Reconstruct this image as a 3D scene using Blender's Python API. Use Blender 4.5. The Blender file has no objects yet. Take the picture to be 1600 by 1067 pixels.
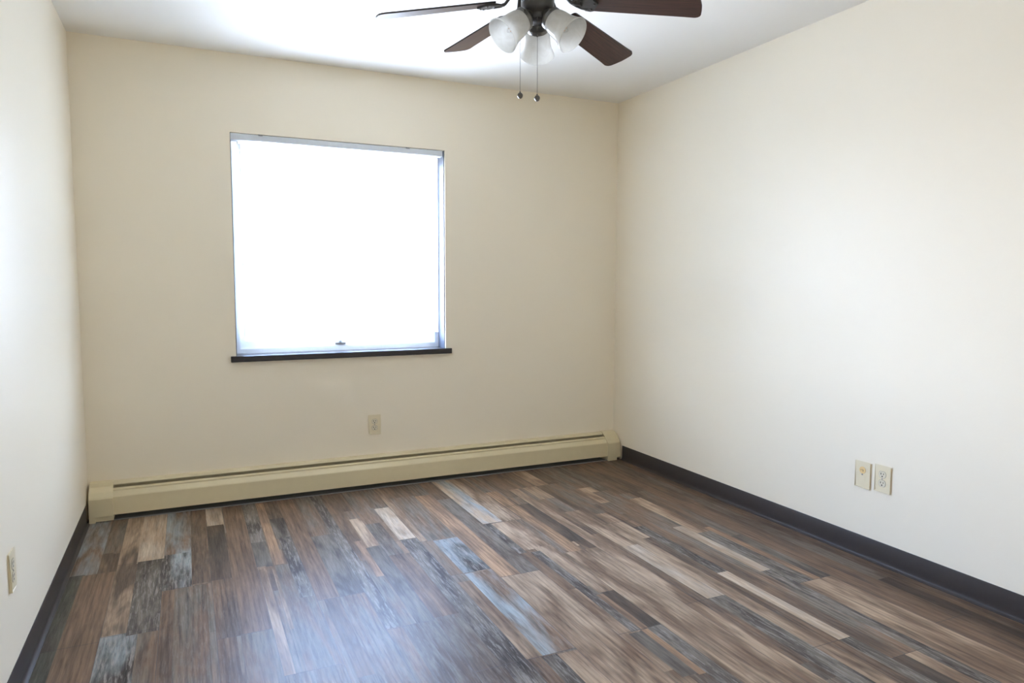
import bpy, bmesh, math, random
from mathutils import Vector, Matrix, Euler
S = bpy.context.scene
C = S.collection

# ------------------------------------------------------------------ camera
F, CX, CY, CZ = 1097.0, 0.4949, -4.1896, 1.2352
YAW, PITCH, ROLL = 0.4348, -0.0834, 0.0032
cyw, syw, cp, sp = math.cos(YAW), math.sin(YAW), math.cos(PITCH), math.sin(PITCH)
fw = Vector((syw*cp, cyw*cp, sp)); rt = Vector((cyw, -syw, 0)); up = rt.cross(fw)
rt2 = rt*math.cos(ROLL) + up*math.sin(ROLL); up2 = up*math.cos(ROLL) - rt*math.sin(ROLL)
cd = bpy.data.cameras.new('camera'); cam = bpy.data.objects.new('camera', cd); C.objects.link(cam)
cd.sensor_width = 36.0; cd.lens = F*36.0/1600.0; cd.clip_start = 0.02; cd.clip_end = 500
cam.matrix_world = Matrix(((rt2.x, up2.x, -fw.x, CX), (rt2.y, up2.y, -fw.y, CY), (rt2.z, up2.z, -fw.z, CZ), (0, 0, 0, 1)))
S.camera = cam

# ------------------------------------------------------------------ sky, exposure
EXPOSURE = 2.17
SKY = 30.0
ZENITH = (0.20, 0.28, 0.47, 1); HORIZON = (0.50, 0.55, 0.69, 1); GROUND = (0.235, 0.255, 0.31, 1)
w = bpy.data.worlds.new('sky'); S.world = w; w.use_nodes = True
nt = w.node_tree; nt.nodes.clear()
wo = nt.nodes.new('ShaderNodeOutputWorld'); bg = nt.nodes.new('ShaderNodeBackground')
tc = nt.nodes.new('ShaderNodeTexCoord'); sx = nt.nodes.new('ShaderNodeSeparateXYZ'); rp = nt.nodes.new('ShaderNodeValToRGB')
mr = nt.nodes.new('ShaderNodeMapRange'); mr.inputs['From Min'].default_value = -1; mr.inputs['From Max'].default_value = 1
nt.links.new(tc.outputs['Generated'], sx.inputs[0]); nt.links.new(sx.outputs['Z'], mr.inputs['Value'])
nt.links.new(mr.outputs[0], rp.inputs[0]); nt.links.new(rp.outputs[0], bg.inputs[0]); nt.links.new(bg.outputs[0], wo.inputs[0])
bg.inputs['Strength'].default_value = SKY
e = rp.color_ramp.elements
e[0].position = 0.0; e[0].color = GROUND
e[1].position = 0.485; e[1].color = GROUND
for pos, col in ((0.51, HORIZON), (0.62, (0.38, 0.46, 0.64, 1)), (0.72, (0.22, 0.32, 0.55, 1)), (1.0, ZENITH)):
    n_ = rp.color_ramp.elements.new(pos); n_.color = col
S.view_settings.view_transform = 'Standard'; S.view_settings.look = 'None'
S.view_settings.gamma = 1.0; S.view_settings.exposure = EXPOSURE; S.view_settings.use_curve_mapping = False
S.cycles.use_denoising = True
S.cycles.max_bounces = 16; S.cycles.diffuse_bounces = 10; S.cycles.glossy_bounces = 6; S.cycles.transparent_max_bounces = 16
S.cycles.sample_clamp_indirect = 20.0
# portal in the window opening: steers sky sampling, gives off nothing itself
pl = bpy.data.lights.new('window_portal', 'AREA'); pl.shape = 'RECTANGLE'; pl.size = 1.236; pl.size_y = 1.227
pl.cycles.is_portal = True
po = bpy.data.objects.new('window_portal', pl); C.objects.link(po)
po.location = (1.36, 0.19, 1.436); po.rotation_euler = (-math.pi/2, 0, 0)

W, H, YR = 3.243, 2.469, -4.75
WX0, WX1, WZ0, WZ1 = 0.742, 1.978, 0.822, 2.049

# ------------------------------------------------------------------ materials
def lin(c):
    return tuple(((v/255)/12.92 if v/255 <= 0.04045 else ((v/255+0.055)/1.055)**2.4) for v in c) + (1,)
class Mat:
    def __init__(s, name):
        s.m = bpy.data.materials.new(name); s.m.use_nodes = True; s.t = s.m.node_tree; s.t.nodes.clear()
        s.out = s.n('ShaderNodeOutputMaterial')
    def n(s, typ, **kw):
        x = s.t.nodes.new(typ)
        for k, v in kw.items():
            if k in x.inputs.keys(): x.inputs[k].default_value = v
            else: setattr(x, k, v)
        return x
    def l(s, a, b): s.t.links.new(a, b)
    def bsdf(s, col=(.8, .8, .8, 1), rough=.5, metal=0, spec=.5):
        b = s.n('ShaderNodeBsdfPrincipled')
        b.inputs['Base Color'].default_value = col; b.inputs['Roughness'].default_value = rough
        b.inputs['Metallic'].default_value = metal; b.inputs['Specular IOR Level'].default_value = spec
        s.l(b.outputs[0], s.out.inputs[0]); s.b = b; return b
    def noise(s, scale, detail=3, rough=.5, vec=None, dist=0):
        x = s.n('ShaderNodeTexNoise'); x.inputs['Scale'].default_value = scale; x.inputs['Detail'].default_value = detail
        x.inputs['Roughness'].default_value = rough; x.inputs['Distortion'].default_value = dist
        if vec is not None: s.l(vec, x.inputs['Vector'])
        return x
    def mix(s, fac, a, b, mode='MIX'):
        x = s.n('ShaderNodeMix'); x.data_type = 'RGBA'; x.blend_type = mode
        for v, k in ((fac, 0), (a, 6), (b, 7)):
            if hasattr(v, 'links'): s.l(v, x.inputs[k])
            else: x.inputs[k].default_value = v
        return x.outputs[2]
    def math(s, op, a, b=0.0, c=None):
        x = s.n('ShaderNodeMath'); x.operation = op
        for i, v in enumerate((a, b, c)):
            if v is None: continue
            if hasattr(v, 'links'): s.l(v, x.inputs[i])
            else: x.inputs[i].default_value = v
        return x.outputs[0]
    def ramp(s, v, stops):
        x = s.n('ShaderNodeValToRGB'); s.l(v, x.inputs[0]); el = x.color_ramp.elements
        el[0].position, el[0].color = stops[0][0], stops[0][1]; el[1].position, el[1].color = stops[-1][0], stops[-1][1]
        for p_, c_ in stops[1:-1]:
            q_ = el.new(p_); q_.color = c_
        return x.outputs[0]
    def bump(s, h, strength=.1, dist=.001):
        x = s.n('ShaderNodeBump'); x.inputs['Strength'].default_value = strength; x.inputs['Distance'].default_value = dist
        s.l(h, x.inputs['Height']); s.l(x.outputs[0], s.b.inputs['Normal'])
def g(v): return (v, v, v, 1)

def paint(name, col, rough, spec, bs):
    m = Mat(name); m.bsdf(col, rough, 0, spec)
    tc = m.n('ShaderNodeTexCoord').outputs['Object']
    n1 = m.noise(220, 3, .6, tc); n2 = m.noise(1.3, 3, .5, tc); n3 = m.noise(45, 2, .5, tc)
    h = m.math('ADD', n1.outputs[0], m.math('MULTIPLY', n3.outputs[0], 0.9))
    m.bump(h, bs, .0006)
    c = m.mix(n2.outputs[0], tuple(v*.985 for v in col[:3])+(1,), tuple(min(1, v*1.01) for v in col[:3])+(1,))
    m.l(c, m.b.inputs['Base Color'])
    m.l(m.ramp(n2.outputs[0], [(0.3, g(rough-.04)), (.7, g(rough+.05))]), m.b.inputs['Roughness'])
    return m.m
WALLC = (0.885, 0.81, 0.665, 1)
M = {}
M['wall'] = paint('wall_paint', WALLC, .46, .28, .35)
M['ceil'] = paint('ceiling_paint', (0.86, 0.84, 0.79, 1), .65, .3, .3)
def simple(name, col, rough=.5, metal=0, spec=.5, nscale=40, nb=0.0, var=.06):
    m = Mat(name); m.bsdf(col, rough, metal, spec)
    tc = m.n('ShaderNodeTexCoord').outputs['Object']
    n = m.noise(nscale, 3, .5, tc)
    c = m.mix(n.outputs[0], tuple(v*(1-var) for v in col[:3])+(1,), tuple(min(1, v*(1+var)) for v in col[:3])+(1,))
    m.l(c, m.b.inputs['Base Color'])
    if nb: m.bump(n.outputs[0], nb, .001)
    return m.m
M['rubber'] = simple('charcoal_rubber', (0.046, 0.037, 0.033, 1), .45, 0, .25, 90, .1)
M['heater'] = simple('cream_enamel', (0.70, 0.61, 0.40, 1), .38, 0, .5, 30, .03, .03)
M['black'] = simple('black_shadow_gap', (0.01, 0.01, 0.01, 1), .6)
M['fin'] = simple('dull_aluminium_strip', (0.30, 0.30, 0.30, 1), .5, .3)
M['alu'] = simple('white_aluminium', (0.74, 0.77, 0.80, 1), .35, 0, .5)
M['rail'] = simple('pale_rail_enamel', (0.62, 0.66, 0.70, 1), .35, 0, .5)
M['steel'] = simple('grey_steel', (0.30, 0.30, 0.31, 1), .4, .8)
M['ivory'] = simple('ivory_plastic', (0.78, 0.69, 0.49, 1), .32, 0, .5, 60, 0, .02)
M['ivory2'] = simple('pale_ivory_plastic', (0.72, 0.66, 0.51, 1), .3, 0, .5, 60, 0, .02)
M['amber'] = simple('yellowed_plastic', (0.78, 0.56, 0.26, 1), .35, 0, .5, 60, 0, .05)
M['slot'] = simple('dark_slot', (0.03, 0.025, 0.02, 1), .9, 0, .1)
M['seam'] = simple('seam_shadow', (0.30, 0.26, 0.19, 1), .8, 0, .2)
M['socket'] = simple('light_pewter', (0.17, 0.165, 0.155, 1), .32, .8, .5, 50, .02, .15)
M['jamb_shade'] = simple('jamb_shade_grey', (0.055, 0.06, 0.075, 1), .5, 0, .3)  # near-black blue-grey that paints the shade of the window reveal
M['pewter'] = simple('dark_pewter', (0.085, 0.082, 0.080, 1), .42, .7, .5, 50, .02, .15)
M['nickel'] = simple('brushed_nickel', (0.15, 0.14, 0.13, 1), .35, 1.0, .5, 300, .3, .5)
M['fil'] = simple('amber_filament', (0.80, 0.42, 0.12, 1), .6)
M['white'] = simple('white_ceramic', (0.8, 0.8, 0.78, 1), .4)

# dark stained sill: glossy
m = Mat('espresso_sill'); m.bsdf((0.022, 0.016, 0.016, 1), .22, 0, .5)
tc_ = m.n('ShaderNodeTexCoord').outputs['Object']; mp = m.n('ShaderNodeMapping'); mp.inputs['Scale'].default_value = (3, 60, 60); m.l(tc_, mp.inputs[0])
n = m.noise(2, 4, .6, mp.outputs[0]); m.l(m.mix(n.outputs[0], (0.016, 0.012, 0.012, 1), (0.035, 0.024, 0.022, 1)), m.b.inputs['Base Color']); M['sill'] = m.m

# blade wood: grain along local x
m = Mat('mahogany_blade'); m.bsdf((0.06, 0.03, 0.025, 1), .36, 0, .5)
tc_ = m.n('ShaderNodeTexCoord').outputs['Object']; mp = m.n('ShaderNodeMapping'); mp.inputs['Scale'].default_value = (2.5, 60, 10); m.l(tc_, mp.inputs[0])
n = m.noise(3, 5, .65, mp.outputs[0], .6)
m.l(m.ramp(n.outputs[0], [(.3, (0.022, 0.011, 0.010, 1)), (.5, (0.055, 0.024, 0.019, 1)), (.75, (0.085, 0.038, 0.028, 1))]), m.b.inputs['Base Color']); M['blade'] = m.m
M['edge'] = simple('dark_blade_edge', (0.012, 0.010, 0.010, 1), .4)

# alabaster glass shade
m = Mat('alabaster_glass')
tc_ = m.n('ShaderNodeTexCoord').outputs['Object']
n = m.noise(16, 4, .6, tc_, 1.5)
colr = m.ramp(n.outputs[0], [(.3, (0.80, 0.79, 0.75, 1)), (.7, (0.93, 0.93, 0.91, 1))])
d = m.n('ShaderNodeBsdfDiffuse'); t = m.n('ShaderNodeBsdfTranslucent'); gl = m.n('ShaderNodeBsdfGlossy'); gl.inputs['Roughness'].default_value = .15
tr = m.n('ShaderNodeBsdfTransparent')
m.l(colr, d.inputs[0]); m.l(colr, t.inputs[0])
a = m.n('ShaderNodeMixShader'); a.inputs[0].default_value = .5; m.l(d.outputs[0], a.inputs[1]); m.l(t.outputs[0], a.inputs[2])
b = m.n('ShaderNodeMixShader'); b.inputs[0].default_value = .12; m.l(a.outputs[0], b.inputs[1]); m.l(tr.outputs[0], b.inputs[2])
fr = m.n('ShaderNodeFresnel'); ge = m.n('ShaderNodeNewGeometry'); m.l(m.math('MULTIPLY_ADD', ge.outputs['Backfacing'], 1/1.45-1.45, 1.45), fr.inputs[0])
c = m.n('ShaderNodeMixShader'); m.l(fr.outputs[0], c.inputs[0]); m.l(b.outputs[0], c.inputs[1]); m.l(gl.outputs[0], c.inputs[2])
m.l(c.outputs[0], m.out.inputs[0]); M['shade'] = m.m
def thin_glass(name, ior=1.45, rough=.02, tint=(1, 1, 1, 1)):
    m = Mat(name); tr = m.n('ShaderNodeBsdfTransparent'); tr.inputs[0].default_value = tint
    gl = m.n('ShaderNodeBsdfGlossy'); gl.inputs['Roughness'].default_value = rough
    fr = m.n('ShaderNodeFresnel'); ge = m.n('ShaderNodeNewGeometry')
    m.l(m.math('MULTIPLY_ADD', ge.outputs['Backfacing'], 1/ior-ior, ior), fr.inputs[0])   # same reflectance from both faces of the pane
    c = m.n('ShaderNodeMixShader'); m.l(fr.outputs[0], c.inputs[0]); m.l(tr.outputs[0], c.inputs[1]); m.l(gl.outputs[0], c.inputs[2])
    m.l(c.outputs[0], m.out.inputs[0]); return m.m
M['glass'] = thin_glass('window_glass', 1.45, .01, (.95, .97, .97, 1))
M['bulbglass'] = thin_glass('bulb_glass', 1.5, .03, (.97, .97, .97, 1))
# vinyl vanes let some daylight through
m = Mat('white_vinyl_vane'); d = m.n('ShaderNodeBsdfDiffuse'); t = m.n('ShaderNodeBsdfTranslucent')
tc_ = m.n('ShaderNodeTexCoord').outputs['Object']; n = m.noise(60, 3, .5, tc_)
colr = m.ramp(n.outputs[0], [(.3, (0.84, 0.85, 0.84, 1)), (.7, (0.88, 0.88, 0.87, 1))]); m.l(colr, d.inputs[0]); m.l(colr, t.inputs[0])
a = m.n('ShaderNodeMixShader'); a.inputs[0].default_value = .3; m.l(d.outputs[0], a.inputs[1]); m.l(t.outputs[0], a.inputs[2]); m.l(a.outputs[0], m.out.inputs[0]); M['vane'] = m.m

# ------------------------------------------------------------------ mesh helpers
def link(name, bm, mats, parent=None, smooth=False, sharp=35):
    bmesh.ops.recalc_face_normals(bm, faces=bm.faces[:])
    me = bpy.data.meshes.new(name); bm.to_mesh(me); bm.free()
    for mm in (mats if isinstance(mats, (list, tuple)) else [mats]): me.materials.append(mm)
    if smooth:
        for p_ in me.polygons: p_.use_smooth = True
        try: me.set_sharp_from_angle(angle=math.radians(sharp))
        except Exception: pass
    o = bpy.data.objects.new(name, me); C.objects.link(o)
    if parent: o.parent = parent
    return o
def bx(bm, x0, x1, y0, y1, z0, z1, mi=0):
    v = [bm.verts.new((x, y, z)) for x in (x0, x1) for y in (y0, y1) for z in (z0, z1)]
    for f in ((0, 1, 3, 2), (4, 6, 7, 5), (0, 4, 5, 1), (2, 3, 7, 6), (0, 2, 6, 4), (1, 5, 7, 3)):
        ff = bm.faces.new([v[i] for i in f]); ff.material_index = mi
def box(x0, x1, y0, y1, z0, z1, bev=0):
    bm = bmesh.new(); bx(bm, x0, x1, y0, y1, z0, z1)
    if bev: bmesh.ops.bevel(bm, geom=bm.edges[:], offset=bev, segments=2, affect='EDGES', profile=.5)
    return bm
def prism(bm, prof, a0, a1, axis='x', mi=0):
    # closed profile [(p,q)] in the plane across axis, extruded a0..a1
    def P(a, p_, q_): return (a, p_, q_) if axis == 'x' else ((p_, a, q_) if axis == 'y' else (p_, q_, a))
    A = [bm.verts.new(P(a0, *t)) for t in prof]; B = [bm.verts.new(P(a1, *t)) for t in prof]
    n = len(prof)
    for i in range(n):
        f = bm.faces.new((A[i], A[(i+1) % n], B[(i+1) % n], B[i])); f.material_index = mi
    f1 = bm.faces.new(A); f2 = bm.faces.new(B[::-1]); f1.material_index = f2.material_index = mi
    bmesh.ops.triangulate(bm, faces=[f1, f2])
def sheet(prof, t):
    # open polyline -> closed outline of thickness t (offset inward)
    n = len(prof); off = []
    for i in range(n):
        a = Vector(prof[max(i-1, 0)]); b = Vector(prof[min(i+1, n-1)]); d = (b-a).normalized()
        off.append((prof[i][0]-d.y*t, prof[i][1]+d.x*t))
    return prof + off[::-1]
def lathe(bm, prof, seg=32, mat=Matrix(), closed=False, mi=0):
    # prof [(r, s)] around local z (s along +z)
    rings = []
    for r, s in prof:
        if r < 1e-6: rings.append([bm.verts.new(mat @ Vector((0, 0, s)))])
        else: rings.append([bm.verts.new(mat @ Vector((r*math.cos(2*math.pi*k/seg), r*math.sin(2*math.pi*k/seg), s))) for k in range(seg)])
    pairs = list(zip(rings, rings[1:])) + ([(rings[-1], rings[0])] if closed else [])
    for a, b in pairs:
        for k in range(seg):
            k2 = (k+1) % seg
            vs = [a[k % len(a)], a[k2 % len(a)], b[k2 % len(b)], b[k % len(b)]]
            u = []
            for v in vs:
                if v not in u: u.append(v)
            if len(u) >= 3:
                f = bm.faces.new(u); f.material_index = mi
def tube(bm, pts, r, seg=10, mi=0, flat=1.0):
    pts = [Vector(p_) for p_ in pts]; rings = []
    rr = r if isinstance(r, (list, tuple)) else [r]*len(pts)
    prev = None
    for i, p_ in enumerate(pts):
        d = (pts[min(i+1, len(pts)-1)]-pts[max(i-1, 0)]).normalized()
        if prev is None:
            ref = Vector((0, 0, 1)) if abs(d.z) < .9 else Vector((1, 0, 0)); u = d.cross(ref).normalized()
        else: u = (prev - d*prev.dot(d)).normalized()
        prev = u; v = d.cross(u)
        rings.append([bm.verts.new(p_+(u*math.cos(2*math.pi*k/seg)+v*math.sin(2*math.pi*k/seg)*flat)*rr[i]) for k in range(seg)])
    for a, b in zip(rings, rings[1:]):
        for k in range(seg):
            f = bm.faces.new((a[k], a[(k+1) % seg], b[(k+1) % seg], b[k])); f.material_index = mi
    bm.faces.new(rings[0]).material_index = mi; bm.faces.new(rings[-1][::-1]).material_index = mi
def axis_mat(loc, d):
    return Matrix.Translation(Vector(loc)) @ Vector(d).to_track_quat('Z', 'Y').to_matrix().to_4x4()
def struct(o): o['kind'] = 'structure'; return o
def tag(o, label, cat, group=None):
    o['label'] = label; o['category'] = cat
    if group: o['group'] = group
    return o
def empty(name, loc, rot=(0, 0, 0)):
    o = bpy.data.objects.new(name, None); C.objects.link(o); o.location = loc; o.rotation_euler = rot; o.empty_display_size = .1; return o

# ------------------------------------------------------------------ room shell
T = .14
bm = bmesh.new()
bx(bm, -T, WX0, 0, T+.06, -.1, H+.1); bx(bm, WX1, W+T, 0, T+.06, -.1, H+.1)
bx(bm, WX0, WX1, 0, T+.06, -.1, WZ0-.033); bx(bm, WX0, WX1, 0, T+.06, WZ1, H+.1)
struct(link('wall_back', bm, M['wall']))
struct(link('wall_left', box(-T, 0, YR, 0, -.1, H+.1), M['wall']))
struct(link('wall_right', box(W, W+T, YR, 0, -.1, H+.1), M['wall']))
struct(link('wall_rear', box(-T, W+T, YR-T, YR, -.1, H+.1), M['wall']))
struct(link('ceiling', box(0, W, YR, 0, H, H+.1), M['ceil']))

# ------------------------------------------------------------------ floor
PW, PX0, PL = .18385, .0035, 1.102
def floor_material():
    m = Mat('mixed_width_plank_vinyl'); m.bsdf((.2, .15, .12, 1), .3, 0, .10)
    tc = m.n('ShaderNodeTexCoord').outputs['Object']
    at = m.n('ShaderNodeAttribute'); at.attribute_name = 'tone'
    a2 = m.n('ShaderNodeAttribute'); a2.attribute_name = 'tone2'
    ap = m.n('ShaderNodeAttribute'); ap.attribute_name = 'props'     # r = seed, g = contrast of streaks, b = figure
    sp_ = m.n('ShaderNodeSeparateColor'); m.l(ap.outputs['Color'], sp_.inputs[0])
    seed, streak, fig = sp_.outputs[0], sp_.outputs[1], sp_.outputs[2]
    cb = m.n('ShaderNodeCombineXYZ'); m.l(m.math('MULTIPLY', seed, 37.0), cb.inputs[0]); m.l(m.math('MULTIPLY', seed, 91.0), cb.inputs[1])
    va = m.n('ShaderNodeVectorMath'); va.operation = 'ADD'; m.l(tc, va.inputs[0]); m.l(cb.outputs[0], va.inputs[1])
    def mapd(sx_, sy_):
        mp = m.n('ShaderNodeMapping'); mp.inputs['Scale'].default_value = (sx_, sy_, 1); m.l(va.outputs[0], mp.inputs[0]); return mp.outputs[0]
    fine = m.noise(1, 5, .65, mapd(260, 9), .3)
    med = m.noise(1, 5, .6, mapd(42, 3.2), .8)
    blot = m.noise(1, 3, .55, mapd(14, 2.6), .4)
    wav = m.n('ShaderNodeTexWave'); wav.wave_type = 'BANDS'; wav.bands_direction = 'X'; wav.inputs['Scale'].default_value = 1
    wav.inputs['Distortion'].default_value = 9; wav.inputs['Detail'].default_value = 2; wav.inputs['Detail Scale'].default_value = .55
    m.l(mapd(16, 1.1), wav.inputs['Vector'])
    chip = m.noise(1, 7, .75, mapd(95, 9), .35)
    # blend the two tones of a strip by blotches, then streaks, chips and fine grain
    f1 = m.ramp(blot.outputs[0], [(.40, g(0)), (.60, g(1))])
    c = m.mix(f1, at.outputs['Color'], a2.outputs['Color'])
    k = m.ramp(med.outputs[0], [(.30, g(.62)), (.5, g(1)), (.72, g(1.28))])
    c = m.mix(1.0, c, k, 'MULTIPLY')
    kf = m.ramp(fine.outputs[0], [(.30, g(.72)), (.5, g(1)), (.70, g(1.22))])
    c = m.mix(.85, c, kf, 'MULTIPLY')
    wv = m.ramp(wav.outputs['Fac'], [(0, g(.55)), (.3, g(.95)), (1, g(1.15))])
    c = m.mix(fig, c, m.mix(1.0, c, wv, 'MULTIPLY'))
    light = m.ramp(chip.outputs[0], [(.50, g(0)), (.60, g(1))]); dark = m.ramp(chip.outputs[0], [(.36, g(1)), (.46, g(0))])
    c = m.mix(m.math('MULTIPLY', light, streak), c, (.33, .295, .26, 1))
    c = m.mix(m.math('MULTIPLY', dark, m.math('MULTIPLY', streak, .8)), c, (.035, .030, .028, 1))
    m.l(c, m.b.inputs['Base Color'])
    m.l(m.ramp(fine.outputs[0], [(.3, g(.42)), (.7, g(.35))]), m.b.inputs['Roughness'])
    m.bump(fine.outputs[0], .22, .0006)
    return m.m
# tones in sRGB
TN = {'br': (117, 94, 75), 'tan': (162, 138, 113), 'rd': (121, 97, 78), 'dk': (74, 65, 57), 'gr': (113, 103, 91), 'lg': (176, 158, 137), 'bl': (138, 141, 138), 'md': (93, 77, 64), 'or': (152, 121, 93), 'og': (88, 84, 72)}
KINDS = {   # tone, second tone, streak, figure
 'brown': ('br', 'md', .1, .25), 'tan': ('tan', 'br', .1, .15), 'red': ('rd', 'br', .05, .4), 'dark': ('dk', 'md', .05, 0), 'slate': ('dk', 'gr', .1, 0),
 'grey': ('gr', 'br', .15, .2), 'worn': ('gr', 'dk', .5, .15), 'pale': ('lg', 'tan', .25, .1), 'blue': ('bl', 'tan', .35, 0), 'bluedark': ('dk', 'bl', .7, 0),
 'mid': ('md', 'br', .15, .5), 'brblue': ('br', 'bl', .3, .1), 'browntan': ('md', 'tan', .1, .1), 'red2': ('or', 'rd', .03, .5), 'greydark': ('gr', 'md', .2, .2), 'tan2': ('tan', 'br', .08, .35), 'orange': ('or', 'rd', .05, .3), 'olive': ('og', 'dk', .1, 0), 'brgrey': ('br', 'gr', .2, .5)}
fl_faces = []     # (x0, x1, y0, y1, kind, seed)
JOINTS = {0: -1.49, 1: -.77, 2: -1.125, 3: -1.64, 4: -1.97, 5: -1.478, 6: -1.812, 7: -.70, 8: -1.10, 9: -.62, 10: -1.35, 11: -.95, 12: -1.80, 13: -1.55, 14: -.9, 15: -2.137, 16: -.5, 17: -1.2}
rnd = random.Random(5)
OVERRIDE = {}
groove = []
for col in range(-0, 18):
    x0, x1 = PX0+PW*col, PX0+PW*(col+1)
    xa, xb = max(x0, 0.0), min(x1, W)
    if col == 0: xa = 0.0
    if xb <= xa: continue
    j = JOINTS.get(col, -1.0)
    while j < 0: j += PL
    ys = [0.0]
    y = j-PL
    while y > YR: ys.append(y); y -= PL
    ys.append(YR)
    for a, b_ in zip(ys, ys[1:]):
        groove.append((xa, xb, a))
        nst = rnd.choice((2, 2, 3, 3))
        cuts = sorted({0, PW} | set({2: [PW*rnd.choice((.4, .5, .62))], 3: [PW*.31, PW*.66]}[nst]))
        for c0, c1 in zip(cuts, cuts[1:]):
            yy = a; prev = None
            while yy > b_+1e-6:
                ln = rnd.choice((.45, .6, .8, 1.2)); y2 = max(b_, yy-ln)
                if y2-b_ < .12: y2 = b_
                kd = rnd.choice([k_ for k_ in ('brown', 'mid', 'grey', 'brgrey', 'tan2', 'greydark') if k_ != prev]); prev = kd
                u0, u1 = max(xa, x0+c0), min(xb, x0+c1)
                if u1 > u0: fl_faces.append((u0, u1, y2, yy, kd, rnd.random()))
                yy = y2
    groove_x = x1
    if x1 < W: groove.append((x1, None, None))
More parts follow.
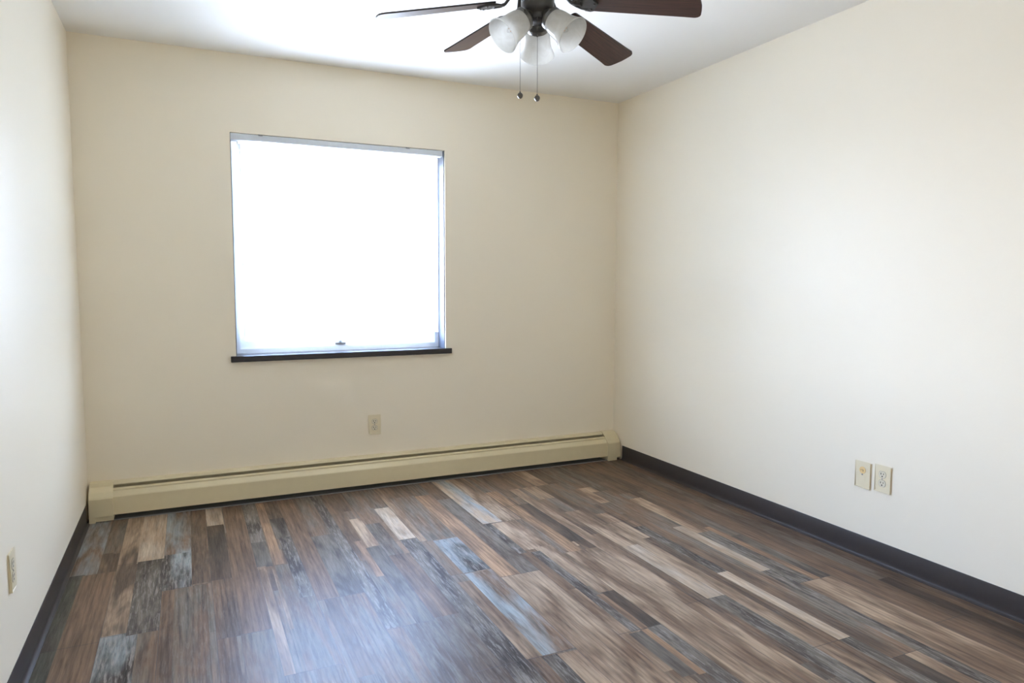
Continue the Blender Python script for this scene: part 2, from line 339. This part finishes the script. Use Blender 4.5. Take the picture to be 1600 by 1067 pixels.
HAND = [
    (2.0259, 2.2098, -9, -1.452, 'tan2'), (2.2098, 2.27, -9, -0.45, 'tan'), (2.27, 2.319, -2.6, -1.3, 'mid'), (2.319, 2.404, -2.097, -1.5, 'pale'),
    (2.319, 2.404, -1.5, -0.95, 'tan2'), (2.319, 2.404, -9, -2.097, 'worn'), (2.404, 2.47, -9, -1.2, 'tan'), (2.47, 2.521, -2.9, -1.45, 'mid'),
    (2.521, 2.5774, -2.54, -1.92, 'pale'), (2.521, 2.5774, -1.92, -1.3, 'worn'), (2.521, 2.5774, -9, -2.54, 'worn'), (2.5774, 2.64, -2.698, -1.1, 'brown'),
    (2.64, 2.7, -2.698, -1.3, 'brgrey'), (2.7, 2.7612, -1.984, -1.384, 'pale'), (2.64, 2.7612, -1.384, -0.7, 'grey'), (2.7, 2.7612, -9, -1.984, 'worn'),
    (2.5774, 2.64, -9, -2.698, 'dark'), (2.64, 2.7, -9, -2.698, 'tan'), (2.7612, 2.845, -2.14, -1.5, 'worn'), (2.845, 2.885, -2.14, -1.45, 'orange'),
    (2.885, 2.9451, -2.14, -1.6, 'slate'), (2.7612, 2.845, -1.5, -0.9, 'tan2'), (2.885, 2.9451, -1.6, -0.8, 'grey'), (2.7612, 2.9451, -9, -2.14, 'tan2'),
    (2.9451, 2.96, -9, 0, 'brown'), (2.96, 3.02, -9, 0, 'red'), (3.02, 3.09, -9, 0, 'brown'), (3.09, 3.16, -2.251, 0, 'greydark'),
    (3.09, 3.16, -9, -2.251, 'dark'), (3.16, 3.243, -9, 0, 'mid'), (0.0035, 0.122, -0.835, 0.0, 'brblue'), (0.117, 0.1874, -0.613, 0.0, 'grey'),
    (0.117, 0.161, -0.84, -0.595, 'brown'), (0.0035, 0.073, -1.505, -0.824, 'olive'), (0.0035, 0.072, -9, -1.495, 'olive'), (0.064, 0.1874, -9, -0.836, 'red'),
    (0.1874, 0.273, -1.467, 0.0, 'browntan'), (0.1874, 0.304, -9, -1.457, 'bluedark'), (0.304, 0.3712, -9, -1.474, 'grey'), (0.262, 0.3712, -0.785, 0.0, 'pale'),
    (0.267, 0.3712, -1.482, -0.764, 'worn'), (0.3712, 0.481, -0.735, 0.0, 'brblue'), (0.3712, 0.481, -1.149, -0.729, 'bluedark'), (0.3712, 0.45, -9, -1.136, 'mid'),
    (0.417, 0.533, -9, -1.133, 'brgrey'), (0.482, 0.555, -1.117, 0.0, 'brown'), (0.555, 0.636, -0.419, 0.0, 'pale'), (0.555, 0.634, -1.116, -0.394, 'dark'),
    (0.555, 0.638, -1.643, -1.112, 'mid'), (0.641, 0.7389, -1.647, 0.0, 'red'), (0.555, 0.618, -9, -1.637, 'mid'), (0.633, 0.7389, -9, -1.637, 'grey'),
    (0.7389, 0.806, -0.756, 0.0, 'worn'), (0.7389, 0.805, -1.053, -0.731, 'slate'), (0.7389, 0.774, -1.973, -1.042, 'tan'), (0.81, 0.9228, -1.978, -1.055, 'grey'),
    (0.856, 0.9228, -0.726, -0.413, 'slate'), (0.866, 0.9228, -1.426, -0.714, 'worn'), (0.9228, 1.008, -1.474, 0.0, 'red'), (1.025, 1.1066, -0.781, 0.0, 'grey'),
    (1.01, 1.1066, -1.486, -0.763, 'slate'), (0.9228, 0.946, -9, -1.483, 'grey'), (1.001, 1.1066, -9, -1.478, 'brgrey'), (1.1066, 1.164, -1.812, 0.0, 'worn'),
    (1.537, 1.6582, -0.347, 0.0, 'brown'), (1.6582, 1.842, -9, -1.574, 'tan2'), (1.388, 1.4743, -9, -0.996, 'worn'), (1.4743, 1.533, -1.475, -1.053, 'grey'),
    (1.533, 1.6582, -1.473, -1.058, 'bluedark'), (1.534, 1.6582, -2.204, -1.479, 'brblue'), (0.81, 0.852, -1.047, 0.0, 'orange'), (1.161, 1.231, -1.061, 0.0, 'brown'),
    (1.188, 1.236, -1.355, -0.912, 'orange'), (1.231, 1.2905, -1.008, -0.589, 'tan'), (1.22, 1.2905, -1.814, -1.018, 'slate'), (1.367, 1.392, -1.155, -0.695, 'tan'),
    (1.392, 1.4743, -0.981, -0.473, 'pale'), (1.4743, 1.511, -1.043, 0.0, 'tan'), (1.511, 1.6582, -1.053, -0.329, 'brgrey'), (1.6582, 1.754, -1.577, -0.347, 'red2'),
    (1.754, 1.842, -1.575, -0.465, 'greydark'), (1.757, 1.842, -0.461, 0.0, 'brown'), (1.842, 1.952, -0.941, 0.0, 'blue'), (1.952, 2.057, -0.951, 0.0, 'tan2'),
    (1.842, 1.883, -1.375, -0.951, 'worn'), (1.883, 2.0259, -1.349, -0.951, 'tan2'), (2.064, 2.135, -1.452, -0.446, 'red2'), (2.135, 2.2097, -1.342, -0.734, 'dark'),
    (1.896, 1.945, -2.193, -1.381, 'worn'), (1.956, 2.0259, -1.875, -1.336, 'tan'), (1.968, 2.0259, -2.187, -1.875, 'dark'), (1.938, 1.968, -2.193, -1.885, 'orange'),
    (1.877, 1.934, -2.5, -2.2, 'slate'), (1.934, 1.971, -2.51, -2.196, 'orange'), (1.961, 2.0259, -9, -2.192, 'worn'), (1.525, 1.582, -9, -2.209, 'worn'),
    (1.582, 1.6582, -9, -2.215, 'tan'),
]
groove = [g_ for g_ in groove if g_[1] is None]
for k_, ys_ in {0: (-1.49,), 1: (-1.462, -.772), 2: (-1.13,), 3: (-1.64,), 4: (-1.975,), 5: (-1.482,), 6: (-1.818,), 7: (-.99, -2.2), 8: (-1.473, -2.204), 9: (-1.575,), 10: (-.95, -2.189), 11: (-.732,), 12: (-2.097,), 13: (-1.2, -2.54), 14: (-2.698,), 15: (-2.14,), 16: (-1.1, -2.6)}.items():
    for y_ in ys_: groove.append((max(0, PX0+PW*k_), min(W, PX0+PW*(k_+1)), y_))
xs = sorted({round(v, 4) for f_ in fl_faces for v in f_[:2]} | {v for h_ in HAND for v in h_[:2] if 0 < v < W})
ys_all = {YR, 0.0}
cells = []
for xa, xb in zip(xs, xs[1:]):
    if xb-xa < 1e-4: continue
    xm = (xa+xb)/2; st_ = [(round(f_[2], 4), round(f_[3], 4), f_[4], f_[5]) for f_ in fl_faces if f_[0] <= xm <= f_[1]]
    for i_, h_ in enumerate(HAND):
        if h_[0] <= xm <= h_[1]: st_.append((max(YR, h_[2]), h_[3], h_[4], (i_*.6180339) % 1))
    yy_ = sorted({v for s_ in st_ for v in s_[:2]})
    run = None
    for ya, yb in zip(yy_, yy_[1:]):
        if yb-ya < 1e-4: continue
        ym = (ya+yb)/2; top = [s_ for s_ in st_ if s_[0] <= ym <= s_[1]][-1]
        if run and run[4:] == (top[2], top[3]): run = (xa, xb, run[2], yb)+run[4:]
        else:
            if run: cells.append(run)
            run = (xa, xb, ya, yb, top[2], top[3])
    cells.append(run)
fl_faces = cells

bm = bmesh.new()
lt = bm.loops.layers.float_color.new('tone'); lt2 = bm.loops.layers.float_color.new('tone2'); lp = bm.loops.layers.float_color.new('props')
bx(bm, -.05, W+.05, YR-.05, .05, -.08, -.0005, 1)
for x0, x1, y0, y1, kd, sd in fl_faces:
    t1, t2, st, fg = KINDS[kd]
    vs = [bm.verts.new(v) for v in ((x0, y0, 0), (x1, y0, 0), (x1, y1, 0), (x0, y1, 0))]
    f = bm.faces.new(vs)
    jit = 0.9+.2*((sd*7.13) % 1)
    c1 = tuple(v*jit for v in lin(TN[t1])[:3])+(1,); c2 = tuple(v*jit for v in lin(TN[t2])[:3])+(1,)
    for lo in f.loops: lo[lt] = c1; lo[lt2] = c2; lo[lp] = (sd, st, fg, 1)
for xa, xb, y in groove:
    if xb is None: bx(bm, xa-.0006, xa+.0006, YR, 0, -.0004, .00015, 1)
    elif y < -.01: bx(bm, xa+.001, xb-.001, y-.0009, y+.0009, -.0004, .0002, 1)
fo = link('floor', bm, [floor_material(), simple('plank_groove', (.05, .04, .035, 1), .5)])
struct(fo)


# cove bases
def cove(sgn, x):
    h = .0996
    pr = [(0, 0), (.016, 0), (.0155, .0022), (.0075, .0065), (.0050, .011), (.0038, .018), (.0034, .03), (.0034, h-.002), (.0022, h), (0, h)]
    return [(x+sgn*a, z) for a, z in pr]
for side, sg, x in (('left', 1, 0.0), ('right', -1, W)):
    bm = bmesh.new(); prism(bm, cove(sg, x), YR, -.120, 'y')
    struct(link('baseboard_'+side, bm, M['rubber'], smooth=True, sharp=40))

# ------------------------------------------------------------------ window
win = empty('window_1', (0, 0, 0)); struct(win)
FY0, FY1 = .125, .185
bm = bmesh.new(); fr_ = .032
bx(bm, WX0, WX0+fr_, FY0, FY1, WZ0, WZ1); bx(bm, WX1-fr_, WX1, FY0, FY1, WZ0, WZ1)
bx(bm, WX0+fr_, WX1-fr_, FY0, FY1, WZ0, WZ0+.028); bx(bm, WX0+fr_, WX1-fr_, FY0, FY1, WZ1-fr_, WZ1)
bx(bm, WX0+fr_, WX1-fr_, FY0+.006, FY0+.009, WZ0+.028, WZ0+.036)
link('window_frame', bm, M['alu'], win)
def sash(x0, x1, y0, y1, st=.03, rl=.042):
    bm = bmesh.new(); z0, z1 = WZ0+.029, WZ1-fr_-.001
    bx(bm, x0, x0+st, y0, y1, z0, z1); bx(bm, x1-st, x1, y0, y1, z0, z1)
    bx(bm, x0+st, x1-st, y0, y1, z0, z0+rl); bx(bm, x0+st, x1-st, y0, y1, z1-st, z1)
    o = link('window_sash', bm, M['alu'], win)
    ym = (y0+y1)/2
    link('window_pane', box(x0+st, x1-st, ym-.002, ym+.002, z0+rl, z1-st), M['glass'], o)
    return o
s1 = sash(WX0+fr_+.001, 1.385, FY0+.012, FY0+.032)
s2 = sash(1.345, WX1-fr_-.001, FY0+.036, FY0+.056)
bm = box(1.351, 1.357, FY0+.002, FY0+.0115, 1.40, 1.46, .001); link('finger_pull', bm, M['steel'], s1)
bm = bmesh.new(); bx(bm, 1.315, 1.375, FY0-.004, FY0+.0115, WZ0+.0365, WZ0+.046)
lathe(bm, [(0, 0), (.008, 0), (.008, .012), (.005, .016), (0, .016)], 16, Matrix.Translation((1.343, FY0+.003, WZ0+.046)))
link('latch', bm, M['steel'], s1)
# dark strips added over the jambs, their colour standing in for reveal shade
for xa, xb in ((WX0, WX0+.004), (WX1-.004, WX1)):
    link('jamb_shade_strip', box(xa, xb, .012, FY0, WZ0, WZ1), M['jamb_shade'], win)
# sill board
bm = box(.713, 2.013, -.022, 0, WZ0-.033, WZ0, .002)
bx(bm, WX0+.001, WX1-.001, -.001, FY1, WZ0-.0325, WZ0-.0002)
struct(link('trim_1', bm, M['sill']))

# ------------------------------------------------------------------ vertical blind
bl = tag(empty('vertical_blind', (WX0, .05, WZ1)), 'white vertical blind turned open on a pale grey rail inside the window opening', 'window blind')
def child(o, par):
    o.parent = par; o.matrix_parent_inverse = Matrix.Identity(4)
    return o
def rel(bm, par):
    bmesh.ops.translate(bm, verts=bm.verts[:], vec=-Vector(par.location))
    return bm
bm = bmesh.new()
pr = [(.004, 2.046), (.002, 2.043), (.002, 2.014), (.006, 2.010), (.026, 2.010), (.026, 2.016), (.030, 2.016), (.030, 2.010), (.050, 2.010), (.052, 2.014), (.052, 2.044), (.050, 2.046)]
prism(bm, pr, WX0+.002, WX1-.016, 'x')
link('headrail', rel(bm, bl), M['rail'], bl)
for xc in (.900, 1.742):
    bm = bmesh.new(); bx(bm, xc-.011, xc+.011, -.001, .018, 2.0462, 2.0485); bx(bm, xc-.011, xc+.011, -.0015, .0015, 2.0405, 2.0485)
    link('bracket', rel(bm, bl), M['steel'], bl)
v0 = None
for k in range(15):
    x = .783+.0815*k
    if v0 is None:
        bm = bmesh.new(); n = 8; wv = .042
        ring = []
        for i in range(n+1):
            yy = -wv+2*wv*i/n; ring.append((.0035*(1-(yy/wv)**2), yy))
        outl = ring+[(a+.0007, b_) for a, b_ in ring[::-1]]
        prism(bm, outl, -1.125, -.052, 'z')
        v0 = link('vane', bm, M['vane'], bl, smooth=True, sharp=50)
        bm = bmesh.new(); bx(bm, -.002, .003, -.006, .006, -.058, -.034); bx(bm, -.006, .006, -.009, .009, -.0405, -.0392)
        st0 = link('vane_hook', bm, M['white'], v0)
        o = v0
    else:
        o = v0.copy(); C.objects.link(o); c_ = st0.copy(); C.objects.link(c_); c_.parent = o
    o.location = (x-WX0, 0, 0); o.rotation_euler = (0, 0, math.radians(15+random.Random(k).uniform(-3, 3)))

# ------------------------------------------------------------------ baseboard heater
ht = tag(empty('baseboard_heater', (1.62, 0, 0)), 'long cream metal baseboard heater running along the wall under the window', 'heater')
HX0, HX1 = .121, 3.128
def hpart(name, bm, mat, **kw): return link(name, rel(bm, ht), mat, ht, **kw)
bm = bmesh.new(); prism(bm, sheet([(-.001, .188), (-.026, .185), (-.036, .175), (-.037, .172)], .0015), HX0, HX1)
bx(bm, HX0, HX1, -.0025, -.0005, .012, .188)
hpart('back_panel', bm, M['heater'])
bm = bmesh.new(); prism(bm, sheet([(-.0570, .1590), (-.0580, .1615), (-.0700, .1550), (-.0708, .145)], .0015), HX0, HX1); hpart('damper', bm, M['heater'])
bm = bmesh.new(); prism(bm, sheet([(-.0755, .144), (-.0780, .1490), (-.0985, .1275), (-.1010, .123), (-.1060, .032), (-.092, .029)], .0015), HX0, HX1)
hpart('front_panel', bm, M['heater'])
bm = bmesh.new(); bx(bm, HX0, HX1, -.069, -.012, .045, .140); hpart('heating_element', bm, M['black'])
bm = bmesh.new(); bx(bm, HX0, HX1, -.1000, -.004, .001, .003); bx(bm, HX0, HX1, -.1020, -.1000, .001, .006); hpart('base_strip', bm, M['fin'])
def endcap(x0, x1, ins0, ins1, leg0, leg1):
    out = [(-.0015, .1915), (-.034, .188), (-.060, .173), (-.087, .149), (-.106, .128), (-.110, .121), (-.1155, .024), (-.1155, .020)]
    bm = bmesh.new(); prism(bm, out+[(-.0015, .020)], x0, x1)
    prism(bm, [(-.0015, .001), (-.117, .001), (-.117, .021), (-.0015, .021)], leg0, leg1)
    bx(bm, min(ins0, leg0), max(ins1, leg1), -.1120, -.0015, .006, .021)
    o = hpart('end_cap', bm, M['heater'])
    bm = bmesh.new(); prism(bm, sheet([(-.0880, .151), (-.1080, .1290), (-.1125, .1215), (-.1180, .030), (-.116, .029)], .002), ins0, ins1)
    link('cap_cover', rel(bm, ht), M['heater'], o)
endcap(.012, HX0, .040, HX0-.0005, .012, .040)
endcap(HX1, W-.012, HX1+.0005, HX1+.072, HX1+.003, HX1+.072)

# ------------------------------------------------------------------ outlets (local: x across, z up, -y out of the wall)
def plate_bm(w_=.070, h_=.1145, t=.0055):
    bm = bmesh.new(); prism(bm, [(-w_/2, -h_/2), (w_/2, -h_/2), (w_/2, h_/2), (-w_/2, h_/2)], 0, -t, 'y')
    ed = [e_ for e_ in bm.edges if all(v.co.y < -t+1e-6 for v in e_.verts) and len([1 for f in e_.link_faces if abs(f.normal.y) < .5]) > 0]
    bm.normal_update()
    ed = [e_ for e_ in bm.edges if all(v.co.y < -t+1e-6 for v in e_.verts) and not (abs(e_.verts[0].co.x-e_.verts[1].co.x) > 1e-4 and abs(e_.verts[0].co.z-e_.verts[1].co.z) > 1e-4)]
    bmesh.ops.bevel(bm, geom=ed, offset=.0035, segments=3, affect='EDGES', profile=.6)
    return bm
def disc(bm, cx, cz, r, y0, y1, flat=None, seg=28):
    pr = []
    for k in range(seg):
        a = 2*math.pi*k/seg; x_, z_ = r*math.cos(a), r*math.sin(a)
        if flat: z_ = max(-flat, min(flat, z_))
        pr.append((cx+x_, cz+z_))
    prism(bm, pr, y0, y1, 'y')
def outlet_parts(root):
    link('cover_plate', plate_bm(), M['ivory'], root, smooth=True, sharp=25)
    for s in (1, -1):
        cz = s*.0195
        bm = bmesh.new(); disc(bm, 0, cz, .0172, -.0056, -.0068, .0140); r_ = link('receptacle', bm, M['ivory2'], root)
        bm = bmesh.new(); disc(bm, 0, cz, .0182, -.0052, -.0060, .0150); link('seam', bm, M['seam'], r_)
        link('slot', box(-.0080, -.0050, -.0070, -.0062, cz-.001, cz+.0078), M['slot'], r_)
        link('slot', box(.0050, .0077, -.0070, -.0062, cz, cz+.0070), M['slot'], r_)
        bm = bmesh.new(); disc(bm, 0, cz-.0078, .0030, -.0070, -.0062, None, 14); link('slot', bm, M['slot'], r_)
    bm = bmesh.new(); disc(bm, 0, 0, .0030, -.0055, -.0066, None, 16); link('screw', bm, M['steel'], root)
def outlet(loc, rz, label):
    r_ = tag(empty('wall_outlet', loc, (0, 0, rz)), label, 'outlet'); outlet_parts(r_); return r_
outlet((1.516, 0, .371), 0, 'beige duplex outlet on the back wall below the window')
outlet((W, -2.139, .3837), math.pi/2*-1, 'ivory duplex outlet on the right wall, beside the plate with the yellowed socket')
outlet((0, -1.740, .383), math.pi/2, 'ivory duplex outlet low on the left wall at the edge of view')
r_ = tag(empty('wall_outlet', (W, -2.039, .3785), (0, 0, -math.pi/2)), 'ivory wall plate with one yellowed round socket and a blank lower half', 'outlet')
link('cover_plate', plate_bm(), M['ivory'], r_, smooth=True, sharp=25)
bm = bmesh.new(); disc(bm, .001, .021, .0160, -.0054, -.0066); s_ = link('receptacle', bm, M['amber'], r_); s_['label'] = 'yellowed round socket'
link('slot', box(-.0072, -.0052, -.0068, -.0060, .019, .0235), M['slot'], s_)
link('slot', box(.0030, .0052, -.0068, -.0060, .015, .0225), M['slot'], s_)
link('slot', box(-.0005, .0030, -.0068, -.0060, .0215, .0235), M['slot'], s_)
bm = bmesh.new(); disc(bm, 0, .0015, .0034, -.0054, -.0066, None, 16); link('screw', bm, M['steel'], r_)
bm = bmesh.new(); disc(bm, 0, -.020, .0150, -.0054, -.0062, .0120); link('blank_cover', bm, M['ivory'], r_)

# ------------------------------------------------------------------ ceiling fan
FX, FYY, FZ = 1.679, -1.850, 2.249          # hub centre at blade height
fan = tag(empty('ceiling_fan', (FX, FYY, H)), 'dark five-blade ceiling fan with three frosted glass light shades and two pull chains', 'ceiling fan')
HUB = Vector((0, 0, FZ-H))
def L(name, bm, mat, par=fan, **kw): return link(name, bm, mat, par, **kw)
bm = bmesh.new(); z0 = 0
lathe(bm, [(0, 0), (.070, 0), (.072, -.006), (.070, -.022), (.062, -.030), (0, -.030)], 40); L('ceiling_mount', bm, M['pewter'], smooth=True)
bm = bmesh.new(); lathe(bm, [(0, -.0305), (.064, -.0305), (.100, -.040), (.116, -.060), (.118, -.120), (.110, -.142), (.085, -.160), (0, -.160)], 48); L('motor_housing', bm, M['pewter'], smooth=True)
zt = -.1605
bm = bmesh.new()
lathe(bm, [(0, zt), (.056, zt), (.0595, zt-.004), (.060, -.214), (.0605, -.218), (.060, -.240), (.0585, -.250), (.052, -.263), (.042, -.272), (.038, -.278), (.038, -.292), (.030, -.300), (.014, -.304), (0, -.305)], 40)
hs = L('switch_housing', bm, M['pewter'], smooth=True)
cdr = Vector((CX-FX, CY-FYY, 0)).normalized(); tdr = Vector((-cdr.y, cdr.x, 0))
bm = bmesh.new(); rr_ = []
for k in range(24):
    a_ = 2*math.pi*k/24; u_ = .019*math.cos(a_); z_ = -.2300+.0095*math.sin(a_); th_ = u_/.0605
    rr_.append((th_, z_))
A_ = [bm.verts.new((cdr*math.cos(t_)+tdr*math.sin(t_))*.0585+Vector((0, 0, z_))) for t_, z_ in rr_]
B_ = [bm.verts.new((cdr*math.cos(t_)+tdr*math.sin(t_))*.0622+Vector((0, 0, z_))) for t_, z_ in rr_]
for k in range(24): bm.faces.new((A_[k], A_[(k+1) % 24], B_[(k+1) % 24], B_[k]))
bm.faces.new(A_); bm.faces.new(B_[::-1])
link('reverse_switch', bm, M['black'], hs)
# blade mounts in the fitted frames
TH, DR, PI_, = math.radians(-45.8), math.radians(6.2), math.radians(13.1)
DAZ = [.9, -1.1, 2.5, -2.3, 0]; DDR = [3.2, 1.4, -3.1, 4.6, 0]; DPI = [.2, .1, 2.0, -1.3, 0]
blade_me = iron_me = screw_me = None
for k in range(5):
    th = TH+k*2*math.pi/5+math.radians(DAZ[k]); de = DR+math.radians(DDR[k]); pi_ = PI_+math.radians(DPI[k])
    d0 = Vector((math.cos(th), math.sin(th), 0)); t0 = Vector((-math.sin(th), math.cos(th), 0)); zz = Vector((0, 0, 1))
    d = math.cos(de)*d0-math.sin(de)*zz; n_ = math.cos(de)*zz+math.sin(de)*d0
    t = math.cos(pi_)*t0-math.sin(pi_)*n_; nn = d.cross(t)
    mw = Matrix(((d.x, t.x, nn.x, HUB.x), (d.y, t.y, nn.y, HUB.y), (d.z, t.z, nn.z, HUB.z), (0, 0, 0, 1)))
    if blade_me is None:
        # blade outline, rounded tip corners
        R0, R1, w0, w1 = .165, .583, .050, .0665
        pts = []
        def wid(r): return .053+(.066-.053)*(r-.2)/(.578-.2)
        def arc(cx, cy, r, a0, a1, n=8): return [(cx+r*math.cos(math.radians(a0+(a1-a0)*i/n)), cy+r*math.sin(math.radians(a0+(a1-a0)*i/n))) for i in range(n+1)]
        pts += arc(R0+.012, -wid(R0)+.012, .012, 180, 270, 4)
        pts += [(r, -wid(r)) for r in (.25, .35, .45, .52)]
        pts += arc(R1-.030, -wid(R1)+.026, .026, -90, -12)
        pts += [(R1-.0015, -.022), (R1, 0), (R1-.0015, .022)]
        pts += arc(R1-.030, wid(R1)-.026, .026, 12, 90)
        pts += [(r, wid(r)) for r in (.52, .45, .35, .25)]
        pts += arc(R0+.012, wid(R0)-.012, .012, 90, 180, 4)
        bm = bmesh.new(); prism(bm, pts, 0, .0055, 'z')
        for f in bm.faces:
            f.normal_update()
            if abs(f.normal.z) < .5: f.material_index = 1
        b_ = L('fan_blade', bm, [M['blade'], M['edge']]); blade_me = b_.data
        # iron: curved arm from the motor, plate under the blade root
        bm = bmesh.new()
        arm = [(.062, 0, .052), (.080, 0, .045), (.096, 0, .030), (.108, 0, .012), (.122, 0, -.001), (.140, 0, -.006), (.165, 0, -.006)]
        tube(bm, arm, [.013, .012, .010, .009, .009, .010, .012], 12, 0, .6)
        for s in (-1, 1):
            tube(bm, [(.128, 0, -.006), (.142, s*.016, -.005), (.160, s*.030, -.004), (.182, s*.034, -.004)], [.006, .007, .008, .010], 10, 0, .55)
        pp = [(.150, -.012), (.172, -.042), (.190, -.046), (.206, -.040), (.212, -.024), (.226, 0), (.212, .024), (.206, .040), (.190, .046), (.172, .042), (.150, .012)]
        prism(bm, pp, -.0075, -.0004, 'z')
        i_ = L('blade_iron', bm, M['pewter'], smooth=True); iron_me = i_.data
        bm = bmesh.new(); lathe(bm, [(.0048, 0), (.0048, -.0008), (.0030, -.0028), (0, -.0032)], 14); s_ = L('screw', bm, M['nickel'], i_, smooth=True); screw_me = s_.data
        s_.location = (.196, -.032, -.0075); ss = [s_]
    else:
        b_ = bpy.data.objects.new('fan_blade', blade_me); C.objects.link(b_); b_.parent = fan
        i_ = bpy.data.objects.new('blade_iron', iron_me); C.objects.link(i_); i_.parent = fan
        s_ = bpy.data.objects.new('screw', screw_me); C.objects.link(s_); s_.parent = i_; s_.location = (.196, -.032, -.0075)
    for q in ((.196, .032, -.0075), (.214, 0, -.0075)):
        s_ = bpy.data.objects.new('screw', screw_me); C.objects.link(s_); s_.parent = i_; s_.location = q
    b_.matrix_local = mw; i_.matrix_local = mw
# lights: three arms 120 degrees apart, one pointing straight away from the camera
AZ0 = math.degrees(math.atan2(FYY-CY, FX-CX))
TILT = 40
for k in range(3):
    az = math.radians(AZ0+120*k); tl = math.radians(TILT)
    ax = Vector((math.cos(az)*math.cos(tl), math.sin(az)*math.cos(tl), -math.sin(tl)))
    neck = Vector((math.cos(az)*.055, math.sin(az)*.056, 2.175-H))
    base = neck-ax*.040
    mt = axis_mat(base, ax)
    bm = bmesh.new(); lathe(bm, [(0, -.006), (.018, -.006), (.021, .004), (.024, .018), (.031, .030), (.0395, .036), (.0415, .038), (.0415, .051), (.0400, .0535), (.0385, .0535), (.0385, .040), (0, .036)], 36)
    cup = L('light_socket', bm, M['socket'], smooth=True); cup.matrix_local = mt
    for j in range(3):
        a_ = math.radians(30+120*j)
        bm = bmesh.new(); lathe(bm, [(0, 0), (.0028, 0), (.0028, .006), (.0040, .0065), (.0040, .010), (0, .011)], 10, axis_mat((math.cos(a_)*.0405, math.sin(a_)*.0405, .0455), (math.cos(a_), math.sin(a_), 0)))
        link('thumb_screw', bm, M['nickel'], cup, smooth=True)
    prof = [(.0365, .041), (.0385, .050), (.0430, .058), (.0455, .068), (.0475, .082), (.0490, .098), (.0510, .114), (.0550, .130), (.0605, .143), (.0640, .151), (.0650, .155)]
    inner = [(r-.0028, s) for r, s in prof[::-1]]
    bm = bmesh.new(); lathe(bm, prof+[(.0640, .1565)]+inner, 48, closed=True)
    sh = L('glass_shade', bm, M['shade'], smooth=True, sharp=60); sh.matrix_local = mt
    bm = bmesh.new(); lathe(bm, [(.0135, .037), (.0135, .060), (.0150, .0605), (.0150, .066), (0, .067)], 20)
    sk = L('bulb_base', bm, M['white'], smooth=True); sk.matrix_local = mt
    bm = bmesh.new(); lathe(bm, [(.0125, .067), (.0165, .074), (.0195, .086), (.0195, .094), (.0160, .107), (.0095, .119), (.0040, .127), (0, .130)], 24)
    bu = L('light_bulb', bm, M['bulbglass'], smooth=True); bu.matrix_local = mt
    for j in range(4):
        a_ = math.radians(45+90*j)
        bm = bmesh.new(); tube(bm, [(math.cos(a_)*.006, math.sin(a_)*.006, .082), (math.cos(a_)*.008, math.sin(a_)*.008, .112)], .0021, 8)
        link('filament', bm, M['fil'], bu, smooth=True)
# pull chains
def chain(x, y, ztop, zbot, hook):
    bm = bmesh.new(); z = ztop-H; r = .0014; i = 0
    tube(bm, [(0, 0, z), (0, 0, zbot-H)], .0004, 6)
    while z > zbot-H:
        bmesh.ops.create_icosphere(bm, subdivisions=1, radius=r, matrix=Matrix.Translation((0, 0, z))); z -= .0042
    o = L('pull_chain', bm, M['nickel'], smooth=True); o.location = (x, y, 0)
    bm = bmesh.new(); zb = zbot-H
    lathe(bm, [(0, zb+.006), (.0025, zb+.004), (.0030, zb), (.0070, zb-.002), (.0102, zb-.007), (.0102, zb-.012), (.0075, zb-.018), (.0040, zb-.0205), (0, zb-.021)], 12)
    link('chain_pull', bm, M['nickel'], o)
    bm = bmesh.new(); tube(bm, hook, .0022, 8); link('chain_guide', bm, M['nickel'], o, smooth=True)
rdir = Vector((rt.x, rt.y, 0)); cdir = Vector((CX-FX, CY-FYY, 0)).normalized()
q = cdir*.062; chain(q.x, q.y, 2.160, 1.899, [(-cdir.x*.026, -cdir.y*.026, 2.172-H), (-cdir.x*.006, -cdir.y*.006, 2.169-H), (0, 0, 2.160-H)])
q = -rdir*.062+cdir*-.004; chain(q.x, q.y, 2.180, 1.925, [(rdir.x*.006, rdir.y*.006, 2.190-H), (rdir.x*.001, rdir.y*.001, 2.190-H), (0, 0, 2.180-H)])
